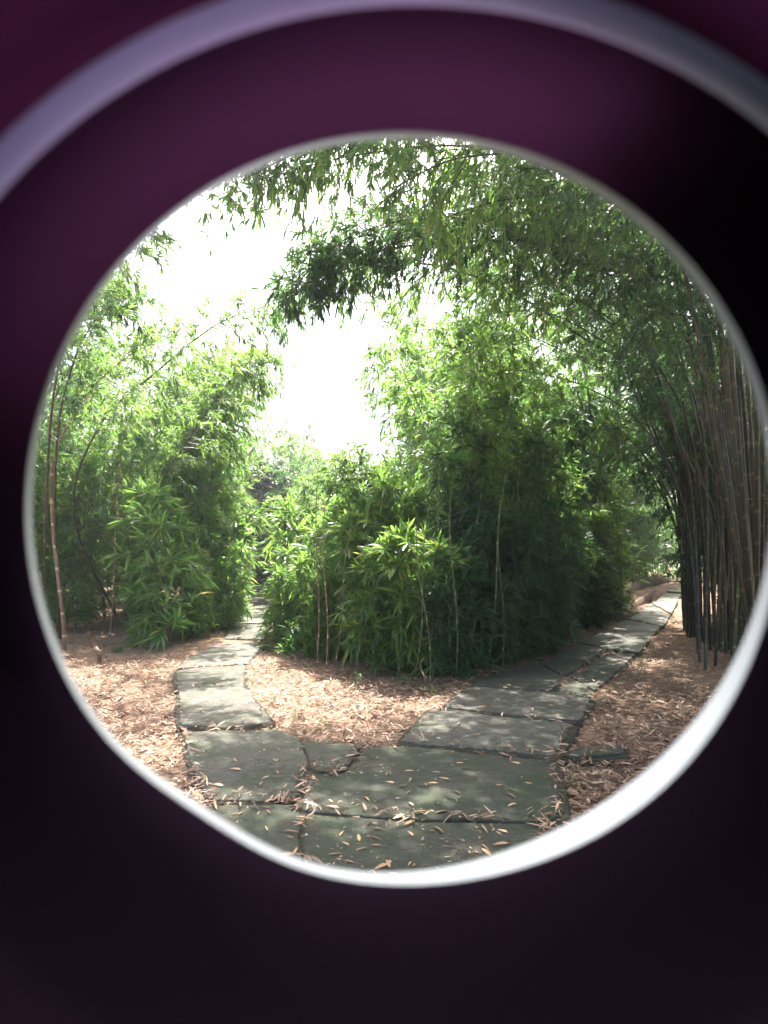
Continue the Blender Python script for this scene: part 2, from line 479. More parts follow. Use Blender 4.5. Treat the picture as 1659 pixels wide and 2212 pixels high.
# prototype shapes (meshes only; the first placed plant of each carries them)
rg = np.random.default_rng(5)
PROTO = {
 'tall':  [bamboo_meshes(spine_lean(5.6, l, rg), .021, .16, 40, 3, 1.0, .19, rg, .55, 6) for l in (1.0, 1.7, 2.4)],
 'mid':   [bamboo_meshes(spine_lean(3.6, l, rg), .015, .05, 26, 4, .78, .205, rg, .5, 5) for l in (.5, .9, 1.3)],
 'low':   [bamboo_meshes(spine_lean(1.75, l, rg), .009, .03, 20, 3, .48, .225, rg, .45, 4) for l in (.15, .35, .5)],
 'tiny':  [bamboo_meshes(spine_lean(.5, l, rg), .005, .1, 5, 2, .18, .11, rg, .4, 2) for l in (.05, .12)],
}
FIRST = {}
def grow(kind, v, x, y, rz, sc, label, group, dark=False):
    key = (kind, v, dark)
    if kind != 'tiny': x, y = off_ditch(x, y)
    if kind != 'tiny' and 6 < y < 32:            # keep the left path itself walkable
        off = x + .205 * y; need = {'low': .42, 'mid': 1.0, 'tall': 1.15}[kind] * sc + (.018 if y > 11 else .012) * y
        if abs(off) < need: x += (need - abs(off)) * (1 if off > 0 else -1)
    loc = (x, y, float(gh(np.array(x), np.array(y))))
    if key in FIRST:
        return copy_plant(FIRST[key], loc, rz, sc, label, group)
    cm, fm = PROTO[kind][v]
    if dark: cm, fm = cm.copy(), fm.copy(); cm.materials.clear(); fm.materials.clear()
    FIRST[key] = plant('bamboo', loc, cm, fm, label, group, mat_culm_dark if dark else mat_culm, mat_leaf_shaded if dark else mat_leaf, rz=rz, sc=sc)  # dark plants stand for shaded ones by their leaf and culm colour
    return FIRST[key]

BACK = []
def off_ditch(x, y):
    ax, ay, bx, by = DITCH; L = math.hypot(bx - ax, by - ay); ux, uy = (bx - ax) / L, (by - ay) / L
    s_ = (x - ax) * ux + (y - ay) * uy; d = -(x - ax) * uy + (y - ay) * ux
    if -1.0 < s_ < L + 1 and -.8 < d < 2.1: x -= uy * (2.1 - d); y += ux * (2.1 - d)
    return x, y
def grow_back(kind, v, x, y, rz, sc):
    x, y = off_ditch(x, y)
    BACK.append((kind, v, x, y, rz, sc))
def build_back(name, label, leafm):
    V_, T_, Q_, mt, mq, n0 = [], [], [], [], [], 0
    for kind, v, x, y, rz, sc in BACK:
        for mi, me in enumerate(PROTO[kind][v]):
            nv = len(me.vertices); co = np.empty(nv * 3, np.float32); me.vertices.foreach_get('co', co); co = co.reshape(-1, 3) * sc
            c_, s_ = math.cos(rz), math.sin(rz)
            co = np.stack([co[:, 0] * c_ - co[:, 1] * s_ + x, co[:, 0] * s_ + co[:, 1] * c_ + y, co[:, 2]], 1)
            tot = np.empty(len(me.polygons), np.int32); me.polygons.foreach_get('loop_total', tot)
            li = np.empty(len(me.loops), np.int32); me.loops.foreach_get('vertex_index', li)
            nt3 = int((tot == 3).sum())
            T_.append(li[:nt3 * 3].reshape(-1, 3) + n0); Q_.append(li[nt3 * 3:].reshape(-1, 4) + n0)
            mt.append(np.full(nt3, mi)); mq.append(np.full(len(tot) - nt3, mi)); V_.append(co); n0 += nv
    me = np_mesh(name, np.concatenate(V_), np.concatenate(T_), np.concatenate(Q_))
    me.materials.append(mat_culm_dark); me.materials.append(leafm)
    me.polygons.foreach_set('material_index', np.concatenate(mt + mq).astype(np.int32))
    o = link(name, me); tag(o, label, 'bamboo thicket', kind='stuff'); BACK.clear()
def scatter(poly, n, mind, rs, ok=None):
    pts = []
    x0, x1 = min(p[0] for p in poly), max(p[0] for p in poly)
    y0, y1 = min(p[1] for p in poly), max(p[1] for p in poly)
    tries = 0
    while len(pts) < n and tries < n * 300:
        tries += 1
        x, y = rs.uniform(x0, x1), rs.uniform(y0, y1)
        if not inpoly(np.array([x]), np.array([y]), poly)[0]: continue
        if any((x - a) ** 2 + (y - b) ** 2 < mind * mind for a, b in pts): continue
        if ok and not ok(x, y): continue
        pts.append((x, y))
    return pts

def gp(*pts):
    return [(G(*p).x, G(*p).y) for p in pts]

rs = random.Random(3)
# ---- wedge between the paths
front = gp((592, 1392), (640, 1416), (720, 1432), (800, 1444), (880, 1466), (960, 1472), (1060, 1448), (1150, 1416), (1205, 1384), (1270, 1352), (1335, 1312))
GW = 'leafy bamboo filling the wedge between the two paths'
back_l, back_r = G(600, 1290), G(1410, 1262)
wedge = front + [(back_r.x - .8, back_r.y), (back_l.x + .6, back_l.y + 4), (G(592, 1320).x, G(592, 1320).y)]
# front rank: along the edge
def along(poly, step):
    out = []
    for a, b in zip(poly, poly[1:]):
        L = math.hypot(b[0] - a[0], b[1] - a[1]); m = max(1, int(L / step))
        for i in range(m):
            out.append((a[0] + (b[0] - a[0]) * i / m, a[1] + (b[1] - a[1]) * i / m))
    return out
ORD = ['leftmost', 'second from the left', 'third from the left', 'fourth from the left', 'fifth from the left', 'sixth from the left', 'seventh from the left', 'eighth from the left', 'ninth from the left', 'tenth from the left', 'eleventh from the left', 'twelfth from the left', 'thirteenth from the left', 'fourteenth from the left', 'fifteenth from the left', 'fifteenth from the right', 'fourteenth from the right', 'thirteenth from the right', 'twelfth from the right', 'eleventh from the right', 'tenth from the right', 'ninth from the right', 'eighth from the right', 'seventh from the right', 'sixth from the right', 'fifth from the right', 'fourth from the right', 'third from the right', 'second from the right', 'rightmost']
def ranked(items):
    """items: (x, y) spots -> each with its place in the row as the viewer sees it"""
    it = sorted(items, key=lambda p: p[0] / p[1]); n = len(it)
    return [(p, ORD[i] if i < (n + 1) // 2 else ORD[len(ORD) - n + i]) for i, p in enumerate(it)]
def bands(items, n, names):
    """rows of equal size by distance, each row ranked from left to right"""
    it = sorted(items, key=lambda p: p[1]); k_ = math.ceil(len(it) / n)
    for b_ in range(n):
        for p, o_ in ranked(it[b_ * k_:(b_ + 1) * k_]): yield p[0], p[1], o_, names[b_]
U = rs.uniform
fr = along(front, .43)[:30]
for i, ((x, y), o_) in enumerate(ranked([(x + U(-.1, .1), y + U(0, .35)) for x, y in fr])):
    grow('low', i % 3, x, y, U(0, 6.28), U(.62, 1.0), 'low leafy bamboo on the front edge of the wedge, ' + o_, 'low bamboo along the edge of the wedge', dark=x > .05 * y)
for x, y, o_, nm in bands(scatter(wedge, 28, .42, rs, lambda x, y: y < 11.5), 2, ['first', 'second']):
    grow('low', rs.randrange(3), x, y + .2, U(0, 6.28), U(.95, 1.5), 'bushy bamboo in the %s row behind the wedge edge, %s' % (nm, o_), 'bushy bamboo in the wedge', dark=x > .07 * y)
for x, y, o_, nm in bands(scatter(wedge, 44, .5, rs, lambda x, y: 8.6 < y < 18 and x < .36 * y), 4, ['nearest', 'second', 'third', 'farthest']):
    k_ = min(max((x + 1.2) / 4.5, 0), 1)
    grow('mid', rs.randrange(3), x, y, U(0, 6.28), U(.68, .9) * (1 + .5 * k_), 'head-high green bamboo in the %s row of the wedge, %s' % (nm, o_), GW, dark=.10 * y < x < .30 * y)
for x, y, o_, nm in bands(scatter(wedge, 22, .6, rs, lambda x, y: 9.5 < y < 15 and x > .105 * y + .25), 2, ['nearer', 'farther']):
    grow('tall', rs.randrange(3), x, y, U(1.5, 4.6), U(.85, 1.1) * (.8 + .3 * min(x / 3, 1)), 'tall bamboo in the %s row at the right of the wedge, %s' % (nm, o_), 'tall bamboo at the right of the wedge')
back = [(1.6, 14), (5.2, 14.5), (8.6, 19.5), (13, 25), (11, 27), (2, 20)]
for x, y in scatter([(11.2, 23.5), (15, 25), (19, 30), (12, 30)], 16, .6, rs): grow_back('tall', rs.randrange(3), x, y, U(1.5, 4.6), U(1.0, 1.4))
for x, y in scatter(back, 38, .75, rs): grow_back('tall', rs.randrange(3), x, y, U(1.5, 4.6), U(1.15, 1.5))
for x, y in scatter([(5.6, 19), (7.9, 22.5), (11.2, 28), (15, 34), (8, 34), (3, 26)], 44, .6, rs): grow_back('mid', rs.randrange(3), x, y, U(0, 6.2), U(1.0, 1.5))
build_back('bamboo_thicket', 'tall bamboo thicket rising behind the wedge, merging into one leafy mass', mat_leaf)
# ---- left grove
left = gp((60, 1400), (225, 1352), (345, 1368), (440, 1352), (505, 1330), (535, 1296)) + [(-4.4, 22), (-12, 24), (-10, 9)]
ll = along(gp((290, 1388), (350, 1396), (400, 1384), (480, 1356), (512, 1336), (536, 1303)), .42)
for i, ((x, y), o_) in enumerate(ranked([(x + U(-.15, .1), y + U(0, .4)) for x, y in ll])):
    grow('low', i % 3, x, y, U(0, 6.28), U(.85, 1.5) if i % 3 else U(.5, .8), 'low leafy bamboo left of the left path, ' + o_, 'low bamboo left of the left path')
for x, y, o_, nm in bands(scatter(left, 42, .5, rs, lambda x, y: y < 19), 3, ['nearest', 'middle', 'farthest']):
    grow('mid', rs.randrange(3), x, y, U(-1.2, 1.2), U(.85, 1.15), 'leafy bamboo in the %s row of the left grove, %s' % (nm, o_), 'bamboo of the left grove')
for x, y, o_, nm in bands(scatter(left, 36, .7, rs, lambda x, y: x / y < -.29 and y > 9), 3, ['nearest', 'middle', 'farthest']):
    grow('tall', rs.randrange(3), x, y, U(-.9, .9), U(.85, 1.05) * (1 + .3 * min(max((-x / y - .3) / .25, 0), 1)), 'tall bamboo in the %s row of the left grove, %s' % (nm, o_), 'tall bamboo of the left grove')
for (x, y), o_ in ranked([(-4.6, 12.6), (-4.9, 14.5), (-5.4, 16.2), (-5.3, 13.4), (-6.2, 15.2), (-6.0, 12.2)]):
    grow('tall', rs.randrange(3), x, y, U(-.5, .5), U(.9, 1.08), 'tall bamboo at the right end of the left grove, ' + o_, 'tall bamboo at the right end of the left grove')
# ---- over the left path, where it goes dark
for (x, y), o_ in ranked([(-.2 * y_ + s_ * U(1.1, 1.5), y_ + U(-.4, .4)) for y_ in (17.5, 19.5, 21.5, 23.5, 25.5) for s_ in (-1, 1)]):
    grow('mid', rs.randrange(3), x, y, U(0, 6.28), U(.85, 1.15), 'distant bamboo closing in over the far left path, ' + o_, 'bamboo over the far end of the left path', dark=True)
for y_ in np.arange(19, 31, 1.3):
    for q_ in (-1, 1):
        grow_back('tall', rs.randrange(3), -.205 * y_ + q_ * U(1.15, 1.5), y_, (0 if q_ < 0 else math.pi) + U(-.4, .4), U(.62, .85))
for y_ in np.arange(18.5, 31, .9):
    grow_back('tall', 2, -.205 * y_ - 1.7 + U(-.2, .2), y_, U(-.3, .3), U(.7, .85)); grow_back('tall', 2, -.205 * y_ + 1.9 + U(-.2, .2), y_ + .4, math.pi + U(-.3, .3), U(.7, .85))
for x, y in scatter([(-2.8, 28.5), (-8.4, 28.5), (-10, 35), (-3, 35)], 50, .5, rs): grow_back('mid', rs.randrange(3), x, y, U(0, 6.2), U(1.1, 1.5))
build_back('shaded_thicket', 'bamboo thicket coloured dark for shade, closing over the far end of the left path', mat_leaf_deep_shade)
for x, y in scatter([(-5.0, 27), (-2.6, 24), (-.6, 24), (-1.5, 33), (-6, 33)], 16, .8, rs): grow_back('tall', rs.randrange(3), x, y, U(0, 6.2), U(1.0, 1.35))
build_back('distant_thicket', 'pale green distant bamboo tops at the foot of the sky gap', mat_leaf)
# ---- right grove
for x, y, o_, nm in bands(scatter([(4.75, 8.2), (5.6, 11), (8.2, 15), (10.5, 19), (14, 20), (8, 10.5)], 30, .5, rs), 2, ['nearer', 'farther']):
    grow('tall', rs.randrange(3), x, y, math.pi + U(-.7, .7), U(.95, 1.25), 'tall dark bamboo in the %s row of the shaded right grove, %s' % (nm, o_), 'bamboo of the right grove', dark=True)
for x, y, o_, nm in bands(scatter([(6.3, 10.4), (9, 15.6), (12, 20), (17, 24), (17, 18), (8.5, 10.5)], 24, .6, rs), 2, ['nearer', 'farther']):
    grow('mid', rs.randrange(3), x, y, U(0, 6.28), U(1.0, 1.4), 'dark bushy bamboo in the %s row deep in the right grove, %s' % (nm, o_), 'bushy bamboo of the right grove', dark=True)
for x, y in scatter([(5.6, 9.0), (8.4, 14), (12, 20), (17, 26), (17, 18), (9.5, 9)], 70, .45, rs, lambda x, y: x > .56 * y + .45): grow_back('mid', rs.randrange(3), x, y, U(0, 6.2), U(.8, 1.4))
build_back('shaded_undergrowth', 'undergrowth coloured blackish for shade, filling the right grove behind its stalks', mat_leaf_deep_shade)
# unseen bamboo added beside the viewer to shade the lens and junction
for (x, y), o_ in ranked([(U(4.2, 7.2), y_) for y_ in (.4, 1.3, 2.2, 3.1, 4.0, 4.9, 5.8, 6.7)]):
    grow('tall', rs.randrange(3), x + .05 * y, y, math.pi + U(-.5, .5), U(1.05, 1.3), 'unseen bamboo added for shade beside the viewer, ' + o_, 'bamboo beside the viewer', dark=True)

# ---- individual arching stalks
def catmull(pts, n=26):
    p = [pts[0] * 2 - pts[1]] + pts + [pts[-1] * 2 - pts[-2]]
    out = []
    segs = len(pts) - 1
    for k_ in range(n):
        t = k_ / (n - 1) * segs; i = min(int(t), segs - 1); t -= i
        a, b, c_, d = p[i], p[i + 1], p[i + 2], p[i + 3]
        out.append(0.5 * ((2 * b) + (c_ - a) * t + (2 * a - 5 * b + 4 * c_ - d) * t * t + (3 * b - a - 3 * c_ + d) * t ** 3))
    return out
def arch(base, via, label, group, rad=.02, t0=.45, nodes=26, per=4, blen=.7, leaf=.125, dark=True, seed=0, clusters=6, droop=.4, brown=False):
    b = G(*base)
    pts = [b] + [P3(*v) for v in via]
    sp = [p - b for p in catmull(pts)]
    cm, fm = bamboo_meshes([tuple(p) for p in sp], rad, t0, nodes, per, blen, leaf, np.random.default_rng(seed), droop, clusters)
    return plant('bamboo', b, cm, fm, label, group, mat_culm_brown if brown else (mat_culm_dark if dark else mat_culm), mat_leaf_shaded if dark == 2 else mat_leaf)

GA = 'bamboo arching over the paths from the right'
arch((1478, 1362), [(1450, 1050, 11.5), (1310, 920, 11), (1140, 835, 10), (1080, 860, 9.5)], 'lowest slim stalk arching left from the right grove over the wedge', GA, .02, .55, 14, 2, .5, seed=1)
arch((1486, 1366), [(1440, 1000, 11), (1330, 900, 10.5), (1130, 880, 10), (960, 900, 9), (820, 985, 8.5)], 'thin bare stalk curving far left and drooping over the wedge', GA, .012, .72, 7, 2, .35, seed=2, clusters=3)
arch((1500, 1372), [(1440, 880, 10.5), (1260, 730, 9.5), (1060, 610, 8.5), (860, 565, 8), (680, 610, 7.5)], 'thick dark stalk arching right across the sky, its leaves hanging above the left path', GA, .032, .5, 40, 4, .85, seed=3)
arch((1510, 1376), [(1460, 850, 10), (1320, 700, 9), (1120, 560, 8), (900, 480, 7.5), (700, 540, 7)], 'dark stalk just above the thickest arch, its tip over the bright gap', GA, .026, .5, 30, 3, .75, seed=4)
arch((1535, 1385), [(1500, 820, 9.5), (1380, 600, 8.5), (1180, 450, 7.5), (960, 390, 7)], 'dark stalk arching to the middle of the upper canopy', GA, .024, .42, 40, 4, .85, seed=5)
arch((1555, 1395), [(1540, 820, 9), (1420, 580, 8), (1240, 420, 7), (1060, 340, 6.5)], 'dark stalk arching up to the top of the canopy', GA, .024, .4, 40, 4, .85, seed=6)
arch((1590, 1420), [(1590, 900, 8), (1500, 650, 7.5), (1340, 450, 6.8), (1150, 340, 6.3), (900, 310, 6)], 'dark stalk along the upper right rim whose tip reaches the top centre', GA, .024, .42, 30, 3, .8, seed=7)
arch((1620, 1440), [(1640, 900, 7.5), (1560, 680, 7), (1400, 500, 6.5), (1260, 400, 6)], 'outermost dark stalk curving along the right edge of the lens', GA, .026, .35, 30, 3, .8, seed=8)
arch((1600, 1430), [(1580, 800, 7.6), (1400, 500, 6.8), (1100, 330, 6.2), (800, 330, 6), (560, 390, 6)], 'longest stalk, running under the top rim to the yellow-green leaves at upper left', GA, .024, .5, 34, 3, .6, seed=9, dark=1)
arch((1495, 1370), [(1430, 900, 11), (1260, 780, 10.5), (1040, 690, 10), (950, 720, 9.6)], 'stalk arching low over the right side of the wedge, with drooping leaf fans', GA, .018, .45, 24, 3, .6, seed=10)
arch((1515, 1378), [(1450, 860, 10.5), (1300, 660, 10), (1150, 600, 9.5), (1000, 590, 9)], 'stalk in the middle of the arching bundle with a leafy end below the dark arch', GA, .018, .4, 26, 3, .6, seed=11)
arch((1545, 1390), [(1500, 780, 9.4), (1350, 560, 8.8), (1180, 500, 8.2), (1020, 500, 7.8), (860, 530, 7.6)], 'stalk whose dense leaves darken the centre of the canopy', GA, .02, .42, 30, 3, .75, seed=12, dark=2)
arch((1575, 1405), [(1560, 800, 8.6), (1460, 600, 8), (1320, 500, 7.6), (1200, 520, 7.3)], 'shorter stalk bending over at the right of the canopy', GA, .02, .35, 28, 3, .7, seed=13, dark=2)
CR = [(1484, 1395, 800), (1492, 1180, 640), (1500, 1300, 640), (1508, 1080, 520), (1516, 1400, 700), (1524, 1240, 560), (1534, 1480, 760), (1544, 1320, 520), (1556, 1150, 440), (1568, 1430, 600), (1582, 1280, 420), (1598, 1500, 620), (1612, 1380, 480), (1626, 1540, 700)]
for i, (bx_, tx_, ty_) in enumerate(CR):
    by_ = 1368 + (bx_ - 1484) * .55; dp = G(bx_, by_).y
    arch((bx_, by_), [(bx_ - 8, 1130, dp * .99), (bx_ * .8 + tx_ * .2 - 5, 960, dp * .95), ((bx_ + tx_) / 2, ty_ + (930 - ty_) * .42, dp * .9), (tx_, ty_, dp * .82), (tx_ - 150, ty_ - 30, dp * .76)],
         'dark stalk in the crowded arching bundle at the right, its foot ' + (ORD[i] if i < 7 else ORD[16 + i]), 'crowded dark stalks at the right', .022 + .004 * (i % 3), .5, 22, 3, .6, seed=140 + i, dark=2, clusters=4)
for i, (via, lb) in enumerate([
  ([(1600, 700, 6.6), (1450, 480, 5.8), (1200, 350, 5.2), (1000, 340, 4.9), (860, 400, 4.8)], 'near stalk overhead whose leaves hang at the top centre'),
  ([(1640, 650, 6.0), (1520, 470, 5.4), (1360, 380, 5.0), (1220, 380, 4.8)], 'near stalk overhead filling the upper right of the canopy'),
  ([(1620, 760, 7.0), (1500, 540, 6.5), (1300, 430, 6.0), (1100, 430, 5.7), (960, 470, 5.6)], 'near stalk overhead crossing the right half of the canopy'),
  ([(1560, 520, 5.6), (1300, 300, 5.0), (1000, 260, 4.7), (700, 310, 4.6), (520, 390, 4.6)], 'stalk hidden above the rim whose sunlit leaves hang at upper left'),
  ([(1640, 820, 7.6), (1560, 640, 7.0), (1440, 560, 6.6), (1330, 590, 6.4)], 'stalk bending over close to the right rim'),
  ([(1500, 850, 10), (1400, 700, 9.6), (1280, 640, 9.2), (1150, 680, 9.0)], 'leafy stalk hanging between the arches and the wedge')]):
    arch((1645, 1470 - 15 * i) if i < 5 else (1505, 1372), via, lb, GA, .022, .42, 20, 3, .7, .11, seed=70 + i, dark=(2 if i in (1, 4) else 1))
for i, (via, lb) in enumerate([
  ([(1500, 760, 8), (1250, 520, 7.4), (950, 470, 7.0), (740, 520, 6.8), (620, 640, 6.7)], 'heavy stalk whose drooping end makes the dark leaf cluster between the two sky gaps'),
  ([(1520, 720, 8), (1300, 540, 7.6), (1050, 520, 7.2), (830, 540, 7.0), (690, 600, 6.8)], 'second stalk hanging its leaves in the cluster between the sky gaps'),
  ([(1400, 300, 6), (1000, 60, 5.4), (700, -40, 5.2), (480, 0, 5.2)], 'overhead stalk added above the view to shade the junction, tip to the left'),  # from here on: stalks added, mostly out of view, to shade the junction
  ([(1500, 250, 5.4), (1100, -100, 4.8), (800, -200, 4.6)], 'overhead stalk added above the view to shade the junction, nearer the viewer'),
  ([(1500, 350, 6.0), (1250, 100, 5.4), (1000, 0, 5.2)], 'overhead stalk added above the view to shade the right path'),
  ([(1600, 200, 5.0), (1300, -300, 4.2), (900, -500, 3.9), (600, -450, 3.9)], 'overhead stalk added for shade high above the viewer'),
  ([(1500, 150, 7.4), (1000, 60, 6.6), (700, 150, 6.3), (420, 260, 6.2)], 'overhead stalk added for shade along the top of the rim, its tip at upper left'),
  ([(1500, 100, 7.8), (900, 100, 7.0), (560, 200, 6.8), (330, 330, 6.6)], 'overhead stalk added for shade, reaching farthest to the upper left above the rim'),
  ([(1400, 100, 6.8), (1000, 120, 6.3), (800, 170, 6.1), (600, 260, 6.0)], 'overhead stalk added for shade above the top centre of the rim'),
  ([(1450, 100, 6.2), (1100, 20, 5.8), (850, 60, 5.6), (650, 120, 5.5)], 'overhead stalk added just above the view with dense shading leaves')]):
    arch((1640, 1475), via, lb, GA, .024, .4, 40, 4, .8 if i > 1 else .55, .13, seed=90 + i, dark=(2 if i < 2 else 1))
for i, (bx_, via) in enumerate([
  (1482, [(1462, 1150, 12), (1400, 1000, 11.8), (1310, 905, 11.5), (1200, 860, 11)]),
  (1490, [(1475, 1120, 11.5), (1420, 930, 11.2), (1330, 800, 10.8), (1220, 730, 10.4)]),
  (1500, [(1490, 1100, 11), (1440, 900, 10.7), (1350, 760, 10.3), (1260, 690, 10)]),
  (1512, [(1505, 1080, 10.6), (1470, 880, 10.2), (1400, 740, 9.8), (1300, 640, 9.3)]),
  (1486, [(1470, 1180, 11.8), (1425, 1060, 11.6), (1370, 980, 11.3), (1290, 940, 11)])]):
    arch((bx_, 1366 + i * 3), via, 'leafy stalk bending over the far part of the right path, ' + ['lowest', 'second lowest', 'middle', 'highest', 'shortest'][(0, 1, 2, 3, 4)[i]], GA, .022, .35, 26, 3, .7, .15, seed=170 + i, dark=(1 if i % 2 else 2), clusters=6)
for i, (bx_, via) in enumerate([
  (1512, [(1500, 1130, 8.8), (1470, 960, 8.4), (1380, 800, 8.0), (1240, 700, 7.6), (1080, 640, 7.2)]),
  (1520, [(1515, 1100, 8.6), (1480, 900, 8.2), (1380, 740, 7.8), (1230, 640, 7.4), (1060, 590, 7.1)]),
  (1530, [(1528, 1060, 8.4), (1500, 860, 8.0), (1410, 690, 7.6), (1260, 570, 7.2), (1080, 500, 6.9)]),
  (1540, [(1545, 1040, 8.2), (1520, 830, 7.8), (1440, 660, 7.4), (1320, 530, 7.0), (1160, 450, 6.7)]),
  (1505, [(1490, 1160, 9.0), (1450, 1020, 8.7), (1370, 900, 8.4), (1250, 830, 8.0), (1130, 800, 7.7)]),
  (1555, [(1565, 1020, 8.0), (1550, 820, 7.6), (1480, 640, 7.2), (1370, 500, 6.8), (1230, 420, 6.5)]),
  (1570, [(1590, 1000, 7.8), (1580, 800, 7.4), (1520, 640, 7.0), (1420, 510, 6.7)]),
  (1500, [(1480, 1180, 9.2), (1440, 1060, 9.0), (1380, 970, 8.8), (1300, 915, 8.5)])]):
    arch((bx_ + (0, 14, -6, 20, 4, -10, 12, -8)[i], (1432, 1405, 1446, 1388, 1418, 1440, 1398, 1380)[i]), via, 'long bare dark stalk bending left in front of the leaves at right, ' + ['fifth', 'fourth', 'third', 'fourth highest', 'second', 'second highest', 'outermost', 'lowest'][i] + (' from below' if i in (0, 1, 2, 4) else ''), 'bare arching stalks at the right', .020, .82, 7, 3, .4, seed=210 + i, clusters=5)
for i, via in enumerate([[(1300, 60, 6.2), (900, 120, 5.9), (640, 270, 5.7), (430, 430, 5.6)], [(1400, 200, 6.4), (1000, 200, 6.1), (760, 290, 5.9), (560, 380, 5.8)]]):
    arch((1645, 1450), via, 'overhead stalk with thin sunlit leaves spread along the upper left of the rim, ' + ['outer', 'inner'][i] + ' one', GA, .018, .55, 24, 3, .5, .10, seed=230 + i, dark=1)
GL = 'bamboo arching over from the left'
arch((262, 1352), [(160, 1120, 9.5), (215, 920, 9), (330, 810, 8.6), (470, 700, 8.2), (610, 650, 8)], 'dark stalk arching right from the left grove into the open sky', GL, .024, .38, 34, 4, .65, seed=20)
arch((140, 1350), [(110, 1050, 9), (170, 880, 8.5), (250, 790, 8), (330, 740, 7.8)], 'pale brown stalk leaning right behind the left rim', GL, .02, .55, 14, 3, .5, seed=21, brown=True)
arch((330, 1356), [(330, 1100, 10.5), (420, 930, 10), (520, 800, 9.4), (560, 790, 9)], 'slender stalk with leaf fans drooping beside the bright gap', GL, .016, .35, 30, 4, .6, seed=22)
arch((90, 1400), [(110, 900, 7.5), (170, 680, 7), (250, 560, 6.6), (330, 480, 6.2)], 'yellow-green bamboo leaning in along the upper left rim', GL, .02, .35, 26, 3, .5, seed=23)
arch((130, 1380), [(120, 1000, 8.4), (160, 780, 8), (230, 660, 7.6), (280, 640, 7.4)], 'grey-leaved bamboo at the left rim below the open sky', GL, .02, .3, 28, 3, .5, seed=24, dark=2)

# ---- bare brown stalks standing in the litter
GB = 'bare brown bamboo stalks'
def bare(base, top, label, rad=.018, brown=True):
    b = G(*base); t = P3(top[0], top[1], b.y)
    d = t - b; m = d.length; n = 10
    sp = [d * (i / (n - 1)) + Vector((.03 * math.sin(i * .7), .02 * math.cos(i), -.05 if i == 0 else 0)) for i in range(n)]
    u = np.linspace(0, 1, n * 4); s_ = np.array([tuple(p) for p in sp])
    pts = np.stack([np.interp(u, np.linspace(0, 1, n), s_[:, k_]) for k_ in range(3)], 1)
    v, q_ = tube(pts, rad * (1 - .45 * u) * (1 + .2 * (np.arange(len(u)) % 4 == 0)), 8)
    cb = Batch(); cb.add(v, q=q_)
    o = link('bamboo_stalk', cb.mesh('bamboo_stalk'), mat_culm_brown if brown else mat_culm); o.location = b
    tag(o, label, 'bamboo stalk', GB)
bare((225, 1345), (208, 1120), 'brown bare stalk, the most upright one in the left leaf litter', .034)
bare((138, 1410), (112, 1080), 'brown bare stalk close to the left rim', .03)
bare((186, 1352), (165, 1050), 'brown bare stalk in front of the left grove, left of the upright one', .03)
bare((212, 1430), (206, 1375), 'short brown stump in the sunlit litter at left', .03)
bare((236, 1375), (262, 980), 'long thin pale stalk crossing the left grove', .018)
bare((684, 1440), (688, 1010), 'thin pale brown stalk rising from the left tip of the wedge', .009)
bare((704, 1448), (702, 1090), 'reddish brown stalk beside the thin pale one in the wedge', .011)
bare((722, 1440), (760, 1130), 'short leaning brown stalk in the wedge', .008)
bare((955, 1445), (950, 1000), 'dark green straight stalk in the middle of the wedge', .014, False)
bare((1010, 1440), (1040, 1060), 'slim leaning green stalk right of the straight dark one', .010, False)
bare((860, 1462), (868, 1120), 'thin green stem nearest the left end of the dark foliage', .0085, False)
bare((895, 1470), (930, 1080), 'thin green stem crossing behind the foot of the wedge', .0085, False)
bare((985, 1470), (975, 1040), 'thin green stem just right of the straight dark green stalk', .0085, False)
bare((1050, 1455), (1095, 1010), 'thin green stem leaning right out of the dark middle', .0085, False)
bare((1085, 1450), (1080, 1080), 'thin green stem upright beside the right-leaning stalk', .0085, False)
bare((1140, 1425), (1120, 1000), 'thin green stem near the right end of the front edge', .0085, False)
bare((800, 1452), (822, 1150), 'thin green stem in the bright left part of the wedge', .0085, False)
bare((930, 1474), (900, 1130), 'thin green stem leaning left at the foot of the wedge', .0085, False)
bare((913, 1490), (915, 1420), 'short reddish stem at the very foot of the wedge', .011)
for i, (bx_, by_, tx_) in enumerate([(1500, 1372, 1498), (1540, 1392, 1545), (1585, 1440, 1600), (1560, 1410, 1590), (1615, 1450, 1640), (1522, 1380, 1530)]):
    bare((bx_, by_), (tx_, 700), ['stalk at the edge of the right path, lit on its left side', 'brown stalk inside the right grove, second from the path', 'stalk near the right rim, straight and dull', 'stalk between two thicker ones at right', 'stalk hard against the right rim', 'stalk just behind the path-side stalk at right'][i], .02, False)

# ---- seedlings in the litter
GS = 'small bamboo seedlings on the litter'
SD = sorted([(640, 1560), (770, 1490), (130, 1330), (420, 1372), (480, 1352), (1120, 1590), (1255, 1560), (1385, 1440), (1410, 1415), (1360, 1470), (1330, 1500), (1300, 1530), (1225, 1375), (930, 1500), (700, 1590), (500, 1345), (1240, 1700), (1425, 1385)])
for i, (dx, dy) in enumerate(SD):
    p = G(dx, dy)
    if on_slab(np.array([p.x]), np.array([p.y]))[0]: continue
    grow('tiny', i % 2, p.x, p.y, rs.uniform(0, 6), rs.uniform(.2, .45), 'tiny green bamboo seedling in the brown litter, ' + (ORD[i] if i < 9 else ORD[12 + i]), GS)

